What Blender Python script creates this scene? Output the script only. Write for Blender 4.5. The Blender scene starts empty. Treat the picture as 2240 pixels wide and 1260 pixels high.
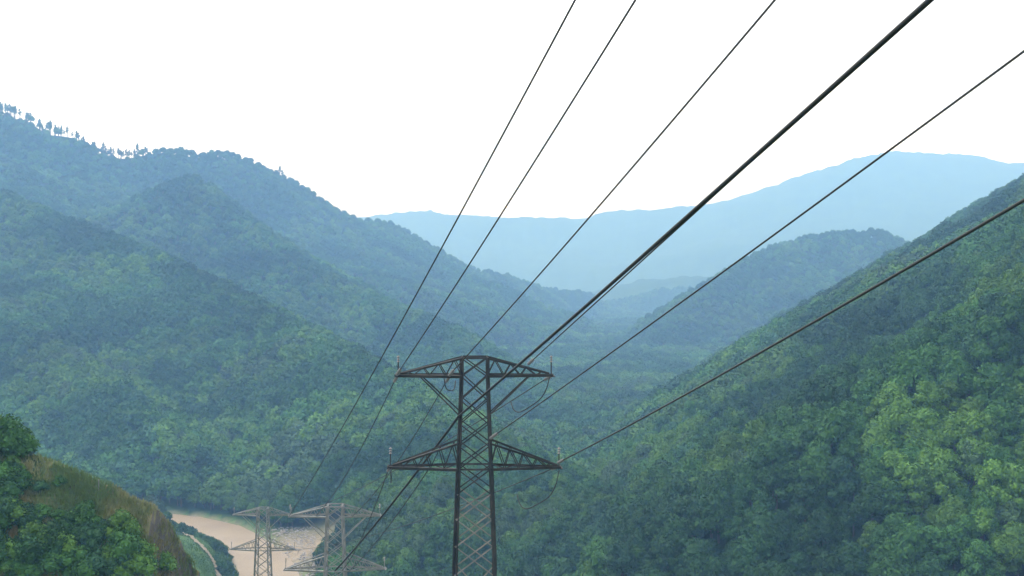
import bpy, math, random
import numpy as np
from mathutils import Vector, Matrix

random.seed(7)
rng = np.random.default_rng(11)
scene = bpy.context.scene
COL = scene.collection
RAD = math.radians

# ------------------------------------------------------------------ camera
CZ = 110.0                      # camera height above the river
FPX = 2402.0                    # focal length in photo pixels (2240 wide)
PITCH = math.atan(30.0 / FPX)   # looking a touch below the horizon
cam_d = bpy.data.cameras.new('camera')
cam_d.sensor_width = 36.0
cam_d.lens = 36.0 * FPX / 2240.0
cam_d.clip_start = 0.1
cam_d.clip_end = 30000
cam = bpy.data.objects.new('camera', cam_d)
COL.objects.link(cam)
cam.location = (0, 0, CZ)
cam.rotation_euler = (math.pi / 2 - PITCH, 0, 0)
scene.camera = cam

# ------------------------------------------------------------------ sky, sun, exposure
SUN_EL, SUN_AZ = RAD(52), RAD(-55)      # azimuth measured from +Y towards +X
world = bpy.data.worlds.new('World')
scene.world = world
world.use_nodes = True
wn, wl = world.node_tree.nodes, world.node_tree.links
wn.clear()
w_out = wn.new('ShaderNodeOutputWorld')
w_sky = wn.new('ShaderNodeTexSky')
w_sky.sky_type = 'NISHITA'
w_sky.sun_disc = False
w_sky.sun_elevation = SUN_EL
w_sky.sun_rotation = SUN_AZ
w_bg1 = wn.new('ShaderNodeBackground')
w_bg1.inputs['Strength'].default_value = 0.06
wl.new(w_sky.outputs[0], w_bg1.inputs['Color'])
w_bg2 = wn.new('ShaderNodeBackground')          # the even cloud deck
w_bg2.inputs['Color'].default_value = (0.90, 0.965, 1.08, 1)
w_bg2.inputs['Strength'].default_value = 1.25
w_tc = wn.new('ShaderNodeTexCoord')
w_map = wn.new('ShaderNodeMapping')
w_map.inputs['Scale'].default_value = (1.0, 1.0, 2.6)
w_noise = wn.new('ShaderNodeTexNoise')
w_noise.inputs['Scale'].default_value = 2.3
w_noise.inputs['Detail'].default_value = 3.0
w_ramp = wn.new('ShaderNodeMapRange')
w_ramp.inputs['From Min'].default_value = 0.36
w_ramp.inputs['From Max'].default_value = 0.60
w_ramp.inputs['To Min'].default_value = 0.40
w_ramp.inputs['To Max'].default_value = 0.97
w_mix = wn.new('ShaderNodeMixShader')
wl.new(w_tc.outputs['Generated'], w_map.inputs['Vector'])
wl.new(w_map.outputs[0], w_noise.inputs['Vector'])
wl.new(w_noise.outputs['Fac'], w_ramp.inputs['Value'])
wl.new(w_ramp.outputs[0], w_mix.inputs['Fac'])
wl.new(w_bg1.outputs[0], w_mix.inputs[1])
wl.new(w_bg2.outputs[0], w_mix.inputs[2])
wl.new(w_mix.outputs[0], w_out.inputs['Surface'])

sun_d = bpy.data.lights.new('sun', 'SUN')
sun_d.energy = 1.4
sun_d.angle = RAD(14)
sun_d.color = (1.0, 0.98, 0.95)
sun = bpy.data.objects.new('sun', sun_d)
COL.objects.link(sun)
to_sun = Vector((math.sin(SUN_AZ) * math.cos(SUN_EL), math.cos(SUN_AZ) * math.cos(SUN_EL), math.sin(SUN_EL)))
sun.rotation_euler = to_sun.to_track_quat('Z', 'Y').to_euler()

vs = scene.view_settings
vs.view_transform = 'Standard'
vs.look = 'None'
vs.exposure = 0.95
vs.gamma = 1.0
vs.use_curve_mapping = False
scene.cycles.use_denoising = True
scene.cycles.volume_bounces = 3
scene.cycles.max_bounces = 6
scene.cycles.diffuse_bounces = 3
scene.cycles.transparent_max_bounces = 8

HAZE_COLOR = (0.29, 0.56, 1.0, 1)
HAZE_DENSITY = 1.0 / 2850.0


# ------------------------------------------------------------------ helpers
def P(u, v, d):
    """photo pixel -> point at forward distance d (world metres)"""
    x = (u - 1120.0) / FPX
    z = (630.0 - v) / FPX
    y2 = math.cos(PITCH) + z * math.sin(PITCH)
    z2 = z * math.cos(PITCH) - math.sin(PITCH)
    return Vector((x / y2 * d, d, CZ + z2 / y2 * d))


def link(o, parent=None):
    COL.objects.link(o)
    if parent is not None:
        o.parent = parent
    return o


def mesh_obj(name, verts, faces, mat, parent=None, smooth=False):
    me = bpy.data.meshes.new(name)
    me.from_pydata([tuple(v) for v in verts], [], faces)
    if smooth:
        me.polygons.foreach_set('use_smooth', [True] * len(me.polygons))
    if mat is not None:
        me.materials.append(mat)
    o = bpy.data.objects.new(name, me)
    return link(o, parent)


def tag(o, label, cat, group=None):
    o['label'] = label
    o['category'] = cat
    if group:
        o['group'] = group
    return o


def empty(name, loc):
    o = bpy.data.objects.new(name, None)
    o.location = loc
    o.empty_display_size = 0.5
    return link(o)


def new_mat(name):
    m = bpy.data.materials.new(name)
    m.use_nodes = True
    nt = m.node_tree
    b = nt.nodes['Principled BSDF']
    return m, nt, b


def N(nt, typ, **kw):
    n = nt.nodes.new(typ)
    for k, v in kw.items():
        n.inputs[k].default_value = v
    return n


def mixcol(nt, fac, a, b, mode='MIX'):
    n = nt.nodes.new('ShaderNodeMix')
    n.data_type = 'RGBA'
    n.blend_type = mode
    for sock, val in ((n.inputs[0], fac), (n.inputs[6], a), (n.inputs[7], b)):
        if hasattr(val, 'links'):
            nt.links.new(val, sock)
        elif isinstance(val, (int, float)):
            sock.default_value = val
        else:
            sock.default_value = (*val, 1) if len(val) == 3 else val
    return n.outputs[2]


def maprange(nt, val, a, b, c, d):
    n = nt.nodes.new('ShaderNodeMapRange')
    nt.links.new(val, n.inputs['Value'])
    for k, v in zip(('From Min', 'From Max', 'To Min', 'To Max'), (a, b, c, d)):
        n.inputs[k].default_value = v
    return n.outputs[0]


def noise(nt, scale, detail=3, coord='pos', rough=0.55):
    n = N(nt, 'ShaderNodeTexNoise', Scale=scale, Detail=detail, Roughness=rough)
    if coord == 'pos':
        g = nt.nodes.new('ShaderNodeNewGeometry')
        nt.links.new(g.outputs['Position'], n.inputs['Vector'])
    else:
        g = nt.nodes.new('ShaderNodeTexCoord')
        nt.links.new(g.outputs['Object'], n.inputs['Vector'])
    return n.outputs['Fac']


# numpy value noise
_T = rng.random((256, 256))


def vnoise(x, y):
    xi = np.floor(x).astype(np.int64)
    yi = np.floor(y).astype(np.int64)
    fx, fy = x - xi, y - yi
    fx = fx * fx * fx * (fx * (fx * 6 - 15) + 10)
    fy = fy * fy * fy * (fy * (fy * 6 - 15) + 10)
    a, b = xi & 255, yi & 255
    a1, b1 = (xi + 1) & 255, (yi + 1) & 255
    return ((_T[a, b] * (1 - fx) + _T[a1, b] * fx) * (1 - fy) + (_T[a, b1] * (1 - fx) + _T[a1, b1] * fx) * fy)


def fbm(x, y, o=4):
    s, a, t = 0, 1.0, 0
    for i in range(o):
        s = s + a * vnoise(x + 17.3 * i, y - 9.1 * i)
        t += a
        a *= 0.5
        x, y = x * 2.03, y * 2.03
    return s / t


def ridged(x, y, o=4):
    s, a, t = 0, 1.0, 0
    for i in range(o):
        s = s + a * np.abs(2 * vnoise(x + 31.7 * i, y + 5.3 * i) - 1)
        t += a
        a *= 0.5
        x, y = x * 2.1, y * 2.1
    return s / t


# ------------------------------------------------------------------ terrain height
# crest lines: (points, slope left of travel, slope right, rounding, gully depth, height taken off for the trees)
def px(*pts):
    return [tuple(P(*p)) for p in pts]


def far(k, *pts):
    return [tuple(P(u, v, d * k)) for u, v, d in pts]


def rel(*pts):
    return [(x, y, CZ + z) for x, y, z in pts]


RIDGES = [
    # great mountain on the left and its long falling crest
    (far(1.2, (-900, -60, 1250), (-400, 110, 1330), (-150, 185, 1380), (-60, 222, 1400), (0, 232, 1420), (50, 248, 1430),
        (90, 275, 1440), (150, 285, 1450), (190, 310, 1460), (215, 322, 1465), (270, 335, 1470), (320, 326, 1480), (350, 318, 1490), (400, 322, 1510),
        (440, 331, 1520), (480, 324, 1540), (530, 335, 1560), (570, 358, 1580), (620, 378, 1600), (650, 415, 1620),
        (700, 440, 1640), (745, 470, 1660), (770, 487, 1670), (800, 477, 1680), (850, 478, 1700), (900, 508, 1730),
        (950, 532, 1760), (1000, 566, 1800), (1060, 585, 1850), (1130, 604, 1950), (1190, 625, 2050),
        (1290, 637, 2250), (1340, 690, 2400)), 0.55, 0.40, 14, 50, 9.5),
    # spur between
    (px((420, 392, 1400), (560, 500, 1300), (700, 600, 1210), (850, 668, 1130), (980, 722, 1060), (1100, 790, 980),
        (1190, 860, 890), (1270, 935, 780)), 0.55, 0.42, 12, 26, 6),
    # near green spur that passes behind the pylon
    (px((-500, 300, 1250), (0, 425, 1150), (250, 520, 1000), (450, 612, 900), (600, 690, 815), (700, 738, 760),
        (820, 802, 680), (900, 858, 620), (1000, 930, 540), (1130, 992, 470), (1250, 1068, 410), (1345, 1160, 360),
        (1400, 1270, 310)), 0.55, 0.36, 9, 20, 7),
    (px((-500, 560, 1000), (-200, 620, 900), (0, 700, 800), (200, 815, 680), (350, 940, 590), (480, 1065, 530), (540, 1115, 505)),
     0.5, 0.5, 8, 12, 5),
    (px((600, 705, 800), (690, 800, 690), (760, 905, 580), (800, 1000, 515), (830, 1085, 465)), 0.45, 0.45, 8, 12, 5),
    (px((900, 870, 600), (960, 1000, 480), (985, 1100, 415), (1010, 1200, 370)), 0.45, 0.45, 7, 8, 5),
    # right hand mountain flank and its spurs
    (far(1.2, (2043, 537, 1000), (2070, 520, 980), (2110, 482, 950), (2140, 450, 925), (2180, 420, 890), (2240, 393, 850))
     + rel((372, 600, 100), (335, 350, 104), (260, 90, 85), (240, -200, 80)), 0.74, 0.6, 10, 26, 12),
    (px((2043, 537, 1200), (1970, 610, 1030), (1900, 680, 890), (1830, 760, 750), (1750, 845, 620), (1680, 905, 545),
        (1600, 972, 480), (1540, 1050, 425), (1480, 1130, 380), (1420, 1200, 350)), 0.62, 0.62, 8, 14, 9),
    (px((2240, 640, 560), (2150, 760, 470), (2040, 880, 400), (1900, 980, 350), (1780, 1080, 310), (1680, 1180, 285)),
     0.55, 0.55, 8, 9, 6),
    (px((2500, 880, 290), (2330, 980, 250), (2200, 1070, 222), (2080, 1160, 205), (1990, 1240, 195)), 0.55, 0.55, 7, 7, 6),
    # hill behind on the right
    (far(1.4, (2500, 380, 1650), (2300, 470, 1500), (2130, 540, 1420), (2050, 550, 1390), (1990, 534, 1350), (1930, 508, 1310), (1915, 502, 1300),
        (1860, 507, 1300), (1800, 510, 1290), (1755, 519, 1280), (1700, 536, 1265), (1650, 556, 1250), (1600, 590, 1225), (1560, 612, 1200),
        (1480, 665, 1150), (1420, 735, 1100), (1370, 805, 1050), (1330, 885, 930)), 0.5, 0.6, 9, 22, 9),
    # low far hill in the gap
    (far(1.1, (1000, 660, 3000), (1190, 642, 2900), (1290, 636, 2850), (1350, 622, 2800), (1420, 608, 2750), (1500, 601, 2700),
        (1600, 604, 2650), (1750, 620, 2600)), 0.4, 0.35, 30, 60, 3),
    # pale range on the skyline
    (far(1.12, (-600, 420, 4472), (300, 500, 4472), (700, 492, 4472), (800, 474, 4472), (870, 466, 4472), (935, 460, 4472), (1000, 470, 4429), (1160, 474, 4386),
        (1290, 477, 4386), (1350, 460, 4343), (1440, 455, 4300), (1520, 449, 4300), (1590, 440, 4300), (1640, 431, 4300), (1720, 427, 4300),
        (1765, 408, 4300), (1800, 387, 4300), (1850, 362, 4300), (1900, 342, 4300), (1950, 331, 4300), (2030, 334, 4300),
        (2110, 338, 4300), (2150, 348, 4300), (2190, 358, 4300), (2240, 354, 4300), (2400, 320, 4300), (3200, 330, 4300)), 0.5, 0.34, 60, 150, 0),
    # knoll with dry grass, near on the left
    (px((-700, 800, 135), (-300, 890, 132), (-60, 962, 131), (0, 974, 130), (110, 1006, 130), (215, 1054, 130), (300, 1098, 131),
        (352, 1136, 132), (376, 1165, 133), (388, 1205, 135), (393, 1270, 138)), 1.1, 1.05, 2.0, 2.2, 0),
    # low terrace on the near river bank
    (px((250, 1165, 400), (330, 1185, 392), (400, 1212, 385), (450, 1262, 372)), 0.28, 0.28, 6, 2, 0),
    # hill below and behind the viewpoint
    (rel((200, -700, 140), (60, -150, 25), (8, -12, -9), (-2, 70, -33), (-16, 125, -58), (-36, 190, -80), (-50, 300, -116)), 0.6, 0.55, 5, 5, 0),
    (rel((-3500, -1400, 150), (-500, -1500, 160), (2500, -1300, 180), (4500, -500, 160)), 0.4, 0.4, 40, 60, 0),
]

RIVER = [(-430, 468), (-330, 490), (-240, 503), (-180, 500), (-147, 487), (-127, 470), (-108, 444), (-95, 419), (-88, 398), (-78, 360), (-60, 310), (-20, 262), (30, 235), (90, 200), (140, 120)]
RIVER_W = 4.5


def seg_dist(x, y, ax, ay, bx, by):
    dx, dy = bx - ax, by - ay
    L2 = dx * dx + dy * dy + 1e-9
    t = np.clip(((x - ax) * dx + (y - ay) * dy) / L2, 0, 1)
    ex, ey = x - (ax + t * dx), y - (ay + t * dy)
    return t, np.sqrt(ex * ex + ey * ey), dx * (y - ay) - dy * (x - ax)


def river_dist(x, y):
    d = np.full(x.shape, 1e9)
    for (a, b) in zip(RIVER[:-1], RIVER[1:]):
        d = np.minimum(d, seg_dist(x, y, a[0], a[1], b[0], b[1])[1])
    return d


def height(x, y, want=False):
    x = np.asarray(x, float)
    y = np.asarray(y, float)
    h = np.full(x.shape, -1e9)
    who = np.full(x.shape, -1)
    wob = 4 * (fbm(x / 60, y / 60, 2) - .5)
    brow = {0: 48.0}        # the great crest falls away steeply at first
    brow = [brow.get(i, 0.0) for i in range(len(RIDGES))]
    for ri, (pts, kl, kr, r, gully, trees) in enumerate(RIDGES):
        best = np.full(x.shape, -1e9)
        # only where this ridge can stand above the valley floor
        reach = (max(p[2] for p in pts) + 12) / min(kl, kr) + r * 2
        m = ((x > min(p[0] for p in pts) - reach) & (x < max(p[0] for p in pts) + reach)
             & (y > min(p[1] for p in pts) - reach) & (y < max(p[1] for p in pts) + reach))
        if not m.any():
            continue
        xs_, ys_ = x[m], y[m]
        bs = np.full(xs_.shape, -1e9)
        dist_any = np.full(xs_.shape, 1e9)
        for (a, b) in zip(pts[:-1], pts[1:]):
            t, d, side = seg_dist(xs_, ys_, a[0], a[1], b[0], b[1])
            k = np.where(side > 0, kl, kr)
            z = a[2] + (b[2] - a[2]) * t - trees - k * (np.sqrt(d * d + r * r) - r) - brow[ri] * (1 - np.exp(-d / 130.0))
            bs = np.maximum(bs, z)
            dist_any = np.minimum(dist_any, d)
        # gullies run down away from the crest, never above it
        if gully:
            sc = gully * 7.0
            g = ridged(xs_ / sc + ri * 3.7, ys_ / sc - ri * 1.9, 4)
            bs = bs - gully * g * np.clip((dist_any - r * .3) / (gully * 3.0 + 10), 0, 1)
        if ri == 13:      # the knoll breaks off in a steep rocky edge
            bs = np.minimum(bs, 80.6 - 6.0 * (xs_ + 42.2) + 2.2 * (fbm(xs_ / 3 + 9, ys_ / 3, 3) - .5))
        best[m] = bs
        who = np.where(best > h, ri, who)
        h = np.maximum(h, best)
    floor = 0.6 + 2.6 * fbm(x / 45, y / 45, 3) + np.clip((np.hypot(x, y) - 2500) / 4000, 0, 1) * 60
    who = np.where(floor > h, -1, who)
    h = np.maximum(h, floor)
    # river bed
    rd = river_dist(x, y) + wob
    bank = np.clip((rd - RIVER_W) / 10.0, 0, 1)
    near = np.hypot(x, y) < 900
    h = np.where(near, np.minimum(h, -2.5 + bank * 4.0 + np.clip(rd - RIVER_W - 9, 0, None) * 0.95), h)
    if want:
        return h, who, rd
    return h


# polar sheet centred below the viewpoint: fine where the picture looks, coarse elsewhere
az = np.concatenate([np.linspace(-40, 40, 560), np.linspace(40, 320, 72)[1:-1]])
az = np.radians(az)
rr = np.concatenate([[0.0], np.geomspace(3, 6800, 540)])
A, R = np.meshgrid(az, rr, indexing='ij')
GX, GY = R * np.sin(A), R * np.cos(A)
GZ, GW, GRD = height(GX, GY, True)
GZ = GZ + np.where(R > 2900, (fbm(GX / 22, GY / 22, 3) - .5) * 14, (fbm(GX / 5, GY / 5, 2) - .5) * 0.8)
na, nr = A.shape
idx = np.arange(na * nr).reshape(na, nr)
i0 = idx
i1 = np.roll(idx, -1, axis=0)
quads = np.stack([i0[:, :-1], i0[:, 1:], i1[:, 1:], i1[:, :-1]], axis=-1).reshape(-1, 4)
me = bpy.data.meshes.new('ground')
me.vertices.add(na * nr)
me.vertices.foreach_set('co', np.stack([GX, GY, GZ], -1).astype(np.float32).ravel())
me.loops.add(len(quads) * 4)
me.loops.foreach_set('vertex_index', quads.astype(np.int32).ravel())
me.polygons.add(len(quads))
me.polygons.foreach_set('loop_start', np.arange(0, len(quads) * 4, 4, dtype=np.int32))
me.update(calc_edges=True)
me.validate()
me.polygons.foreach_set('use_smooth', [True] * len(me.polygons))
KNOLL, TERRACE = 13, 14


def zone_masks(x, y, who, rd):
    dry = ((who == KNOLL) & (y < 146)).astype(float)
    meadow = ((who == TERRACE) | ((who == KNOLL) & (y >= 146)) | ((who == -1) & (rd < 13) & (x < -60) & (x > -330) & (y > 300) & (y < 520))).astype(float)
    sand = np.clip(1 - (rd - RIVER_W - 4) / 4.0, 0, 1) * (np.hypot(x, y) < 900)
    # gravel apron on the far bank of the bend
    sand = np.maximum(sand, np.clip(1.3 - np.hypot((x + 84) / 20, (y - 432) / 36), 0, 1))
    return dry, meadow, sand


dry, meadow, sand = zone_masks(GX, GY, GW, GRD)
for nm, arr in (('dry', dry), ('meadow', meadow), ('sand', sand)):
    at = me.attributes.new(nm, 'FLOAT', 'POINT')
    at.data.foreach_set('value', arr.astype(np.float32).ravel())

m_ground, nt, bsdf = new_mat('ground_soil')


def attr(nt, name):
    n = nt.nodes.new('ShaderNodeAttribute')
    n.attribute_name = name
    return n.outputs['Fac']


big = maprange(nt, noise(nt, 0.012, 4), 0.35, 0.65, 0, 1)
fine = maprange(nt, noise(nt, 0.35, 4), 0.3, 0.7, 0, 1)
forest_c = mixcol(nt, big, (0.018, 0.042, 0.016), (0.034, 0.070, 0.022))
mead_c = mixcol(nt, fine, (0.045, 0.105, 0.03), (0.085, 0.145, 0.045))
k1 = maprange(nt, noise(nt, 0.075, 4), 0.40, 0.60, 0, 1)
dry_a = mixcol(nt, fine, (0.13, 0.125, 0.055), (0.24, 0.20, 0.10))
dry_c = mixcol(nt, k1, (0.05, 0.085, 0.028), dry_a)
soil_f = maprange(nt, noise(nt, 0.11, 5), 0.58, 0.66, 0, 1)
dry_c = mixcol(nt, soil_f, dry_c, (0.062, 0.048, 0.036))
sand_c = mixcol(nt, fine, (0.20, 0.16, 0.11), (0.33, 0.27, 0.19))
c = mixcol(nt, attr(nt, 'meadow'), forest_c, mead_c)
geo_ = nt.nodes.new('ShaderNodeNewGeometry')
sep_ = nt.nodes.new('ShaderNodeSeparateXYZ')
nt.links.new(geo_.outputs['True Normal'], sep_.inputs[0])
rock_f = maprange(nt, sep_.outputs['Z'], 0.35, 0.6, 1, 0)
dry_c = mixcol(nt, rock_f, dry_c, mixcol(nt, fine, (0.055, 0.05, 0.043), (0.13, 0.115, 0.095)))
c = mixcol(nt, attr(nt, 'dry'), c, dry_c)
c = mixcol(nt, attr(nt, 'sand'), c, sand_c)
nt.links.new(c, bsdf.inputs['Base Color'])
bsdf.inputs['Roughness'].default_value = 0.95
bsdf.inputs['Specular IOR Level'].default_value = 0.1
bmp = N(nt, 'ShaderNodeBump', Strength=0.6, Distance=0.4)
nt.links.new(noise(nt, 1.2, 4), bmp.inputs['Height'])
nt.links.new(bmp.outputs[0], bsdf.inputs['Normal'])
me.materials.append(m_ground)
ground = link(bpy.data.objects.new('ground', me))
ground['kind'] = 'structure'


# quick lookup for the near ground
NX0, NY0, NSTEP = -230.0, 40.0, 1.0
_nx, _ny = np.meshgrid(np.arange(NX0, 20, NSTEP), np.arange(NY0, 540, NSTEP), indexing='ij')
NEARZ = height(_nx, _ny)


def near_height(x, y):
    fx = np.clip((np.asarray(x) - NX0) / NSTEP, 0, NEARZ.shape[0] - 1.01)
    fy = np.clip((np.asarray(y) - NY0) / NSTEP, 0, NEARZ.shape[1] - 1.01)
    i, j = fx.astype(int), fy.astype(int)
    a, b = fx - i, fy - j
    return (NEARZ[i, j] * (1 - a) * (1 - b) + NEARZ[i + 1, j] * a * (1 - b) + NEARZ[i, j + 1] * (1 - a) * b + NEARZ[i + 1, j + 1] * a * b)


def ground_z(x, y):
    if NX0 < x < 18 and NY0 < y < 538:
        return float(near_height(np.array([x]), np.array([y]))[0])
    return float(height(np.array([x]), np.array([y]))[0])


# ------------------------------------------------------------------ muddy river
def smooth_line(pts, n=6):
    out = []
    for i in range(len(pts) - 1):
        p0, p1, p2, p3 = pts[max(i - 1, 0)], pts[i], pts[i + 1], pts[min(i + 2, len(pts) - 1)]
        for k in range(n):
            t = k / n
            out.append(tuple(0.5 * ((2 * p1[j]) + (-p0[j] + p2[j]) * t + (2 * p0[j] - 5 * p1[j] + 4 * p2[j] - p3[j]) * t * t
                                    + (-p0[j] + 3 * p1[j] - 3 * p2[j] + p3[j]) * t ** 3) for j in range(len(p1))))
    out.append(tuple(pts[-1]))
    return out


def strip(line, w, z):
    V, F = [], []
    for i, p in enumerate(line):
        a, b = line[max(i - 1, 0)], line[min(i + 1, len(line) - 1)]
        d = Vector((b[0] - a[0], b[1] - a[1], 0)).normalized()
        n = Vector((-d.y, d.x, 0))
        for s in (-1, -.5, 0, .5, 1):
            V.append((p[0] + n.x * w * s, p[1] + n.y * w * s, z))
        if i:
            for q in range(4):
                j = (i - 1) * 5 + q
                F.append((j, j + 1, j + 6, j + 5))
    return V, F


m_water, nt, bsdf = new_mat('muddy_water')
nt.links.new(mixcol(nt, maprange(nt, noise(nt, 0.06, 3), .35, .65, 0, 1), (0.25, 0.19, 0.125), (0.29, 0.225, 0.15)), bsdf.inputs['Base Color'])
bsdf.inputs['Roughness'].default_value = 0.45
bsdf.inputs['Specular IOR Level'].default_value = 0.25
bmp = N(nt, 'ShaderNodeBump', Strength=0.25, Distance=0.15)
nt.links.new(noise(nt, 0.9, 3), bmp.inputs['Height'])
nt.links.new(bmp.outputs[0], bsdf.inputs['Normal'])
V, F = strip(smooth_line(RIVER), 19, 0.0)
river = mesh_obj('river', V, F, m_water, smooth=True)
river['kind'] = 'structure'

# foot path on the terrace
m_path, nt, bsdf = new_mat('bare_earth_path')
nt.links.new(mixcol(nt, maprange(nt, noise(nt, 0.6, 3), .3, .7, 0, 1), (0.15, 0.125, 0.075), (0.25, 0.205, 0.13)), bsdf.inputs['Base Color'])
bsdf.inputs['Roughness'].default_value = 0.95
PATH = []
for (pu, pv_) in ((404, 1166), (420, 1178), (440, 1195), (456, 1213), (468, 1232), (476, 1250), (481, 1272)):
    ds_ = np.linspace(143, 520, 900)
    p0_ = P(pu, pv_, 1.0)
    hh_ = near_height(p0_.x * ds_, ds_) - (CZ + (p0_.z - CZ) * ds_)
    k_ = int(np.argmax(hh_ >= 0))
    if hh_[k_] >= 0:
        PATH.append((p0_.x * ds_[k_], float(ds_[k_])))
print('path', [(round(a), round(b)) for a, b in PATH])
PATH.sort(key=lambda q: -q[1])
pl = smooth_line(PATH, 10)
V, F = [], []
for i, p in enumerate(pl):
    a, b = pl[max(i - 1, 0)], pl[min(i + 1, len(pl) - 1)]
    d = Vector((b[0] - a[0], b[1] - a[1], 0)).normalized()
    w = 0.9 + 0.25 * math.sin(i * 1.7)
    for s in (-w, 0, w):
        xx, yy = p[0] - d.y * s, p[1] + d.x * s
        V.append((xx, yy, ground_z(xx, yy) + 0.55))
    if i:
        j = (i - 1) * 3
        F += [(j, j + 1, j + 4, j + 3), (j + 1, j + 2, j + 5, j + 4)]
path = mesh_obj('path', V, F, m_path, smooth=True)
path['kind'] = 'structure'

# ------------------------------------------------------------------ steel lattice pylons
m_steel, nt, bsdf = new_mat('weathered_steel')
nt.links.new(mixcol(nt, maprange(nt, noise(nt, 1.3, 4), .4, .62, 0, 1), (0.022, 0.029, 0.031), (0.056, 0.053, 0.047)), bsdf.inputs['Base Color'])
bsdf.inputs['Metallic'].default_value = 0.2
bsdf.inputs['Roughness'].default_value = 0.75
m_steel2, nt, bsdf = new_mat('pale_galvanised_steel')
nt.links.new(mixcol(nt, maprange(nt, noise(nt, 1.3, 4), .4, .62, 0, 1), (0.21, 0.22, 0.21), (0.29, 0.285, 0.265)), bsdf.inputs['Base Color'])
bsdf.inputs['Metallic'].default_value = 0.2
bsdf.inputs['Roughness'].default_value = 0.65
m_brace, nt, bsdf = new_mat('dusty_brown_steel')
nt.links.new(mixcol(nt, maprange(nt, noise(nt, 0.8, 4), .4, .62, 0, 1), (0.16, 0.16, 0.145), (0.27, 0.245, 0.21)), bsdf.inputs['Base Color'])
bsdf.inputs['Roughness'].default_value = 0.75
m_glass, nt, bsdf = new_mat('porcelain_insulator')
bsdf.inputs['Base Color'].default_value = (0.19, 0.185, 0.175, 1)
bsdf.inputs['Roughness'].default_value = 0.3
m_wire, nt, bsdf = new_mat('aluminium_conductor')
nt.links.new(mixcol(nt, noise(nt, 3.0, 2), (0.022, 0.029, 0.032), (0.040, 0.046, 0.048)), bsdf.inputs['Base Color'])
bsdf.inputs['Roughness'].default_value = 0.7
m_cable, nt, bsdf = new_mat('black_cable_sheath')
nt.links.new(mixcol(nt, noise(nt, 4.0, 2), (0.012, 0.014, 0.015), (0.025, 0.028, 0.028)), bsdf.inputs['Base Color'])
bsdf.inputs['Roughness'].default_value = 0.65


def angle_bar(a, b, w, hint):
    """L-section bar from a to b: vertices, faces"""
    a, b, hint = Vector(a), Vector(b), Vector(hint)
    d = (b - a).normalized()
    s = d.cross(hint)
    if s.length < 1e-3:
        s = d.cross(Vector((1, 0, 0.3)))
    s.normalize()
    n = s.cross(d).normalized()
    t = w * 0.22
    prof = [(0, 0), (w, 0), (w, t), (t, t), (t, w), (0, w)]
    V = []
    for p in (a, b):
        for (i, j) in prof:
            V.append(p + s * (i - w * .4) + n * (j - w * .4))
    F = [(i, (i + 1) % 6, 6 + (i + 1) % 6, 6 + i) for i in range(6)]
    F += [(0, 3, 2, 1), (0, 5, 4, 3), (6, 7, 8, 9), (6, 9, 10, 11)]
    return V, F


def bar(name, a, b, w, hint, mat, parent):
    return mesh_obj(name, *angle_bar(a, b, w, hint), mat, parent)


def bars(name, lst, mat, parent):
    V, F = [], []
    for (a, b, w, h) in lst:
        v, f = angle_bar(a, b, w, h)
        o = len(V)
        V += v
        F += [tuple(i + o for i in q) for q in f]
    return mesh_obj(name, V, F, mat, parent)


def tube(path, r, n=6, cap=True):
    V, F = [], []
    up0 = Vector((0, 0, 1))
    rad = r if hasattr(r, '__len__') else [r] * len(path)
    for i, p in enumerate(path):
        p = Vector(p)
        d = (Vector(path[min(i + 1, len(path) - 1)]) - Vector(path[max(i - 1, 0)])).normalized()
        s = d.cross(up0 if abs(d.z) < .95 else Vector((1, 0, 0))).normalized()
        u = s.cross(d)
        for k in range(n):
            an = 2 * math.pi * k / n
            V.append(p + (s * math.cos(an) + u * math.sin(an)) * rad[i])
        if i:
            for k in range(n):
                F.append(((i - 1) * n + k, (i - 1) * n + (k + 1) % n, i * n + (k + 1) % n, i * n + k))
    if cap:
        F.append(tuple(range(n - 1, -1, -1)))
        F.append(tuple((len(path) - 1) * n + k for k in range(n)))
    return V, F


_disc = {}


def disc_mesh():
    if 'm' not in _disc:
        prof = [(0.03, -.06), (.10, -.045), (.105, -.02), (.05, .02), (.04, .06)]
        n = 10
        V, F = [], []
        for i, (r, z) in enumerate(prof):
            for k in range(n):
                an = 2 * math.pi * k / n
                V.append((r * math.cos(an), r * math.sin(an), z))
            if i:
                for k in range(n):
                    F.append(((i - 1) * n + k, (i - 1) * n + (k + 1) % n, i * n + (k + 1) % n, i * n + k))
        F += [tuple(range(n - 1, -1, -1)), tuple((len(prof) - 1) * n + k for k in range(n))]
        m = bpy.data.meshes.new('insulator_disc')
        m.from_pydata(V, [], F)
        m.materials.append(m_glass)
        _disc['m'] = m
    return _disc['m']


def insulator(a, b, mat, parent, ndisc=8):
    """string of discs from a (steel) to b (conductor), local to parent"""
    a, b = Vector(a), Vector(b)
    rod = mesh_obj('insulator_string', *tube([a, b], 0.03), mat, parent)
    q = (b - a).to_track_quat('Z', 'Y')
    for i in range(ndisc):
        o = bpy.data.objects.new('insulator_disc', disc_mesh())
        o.location = a.lerp(b, (i + 1.0) / (ndisc + 1))
        o.rotation_mode = 'QUATERNION'
        o.rotation_quaternion = q
        link(o, rod)
    return rod


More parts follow.
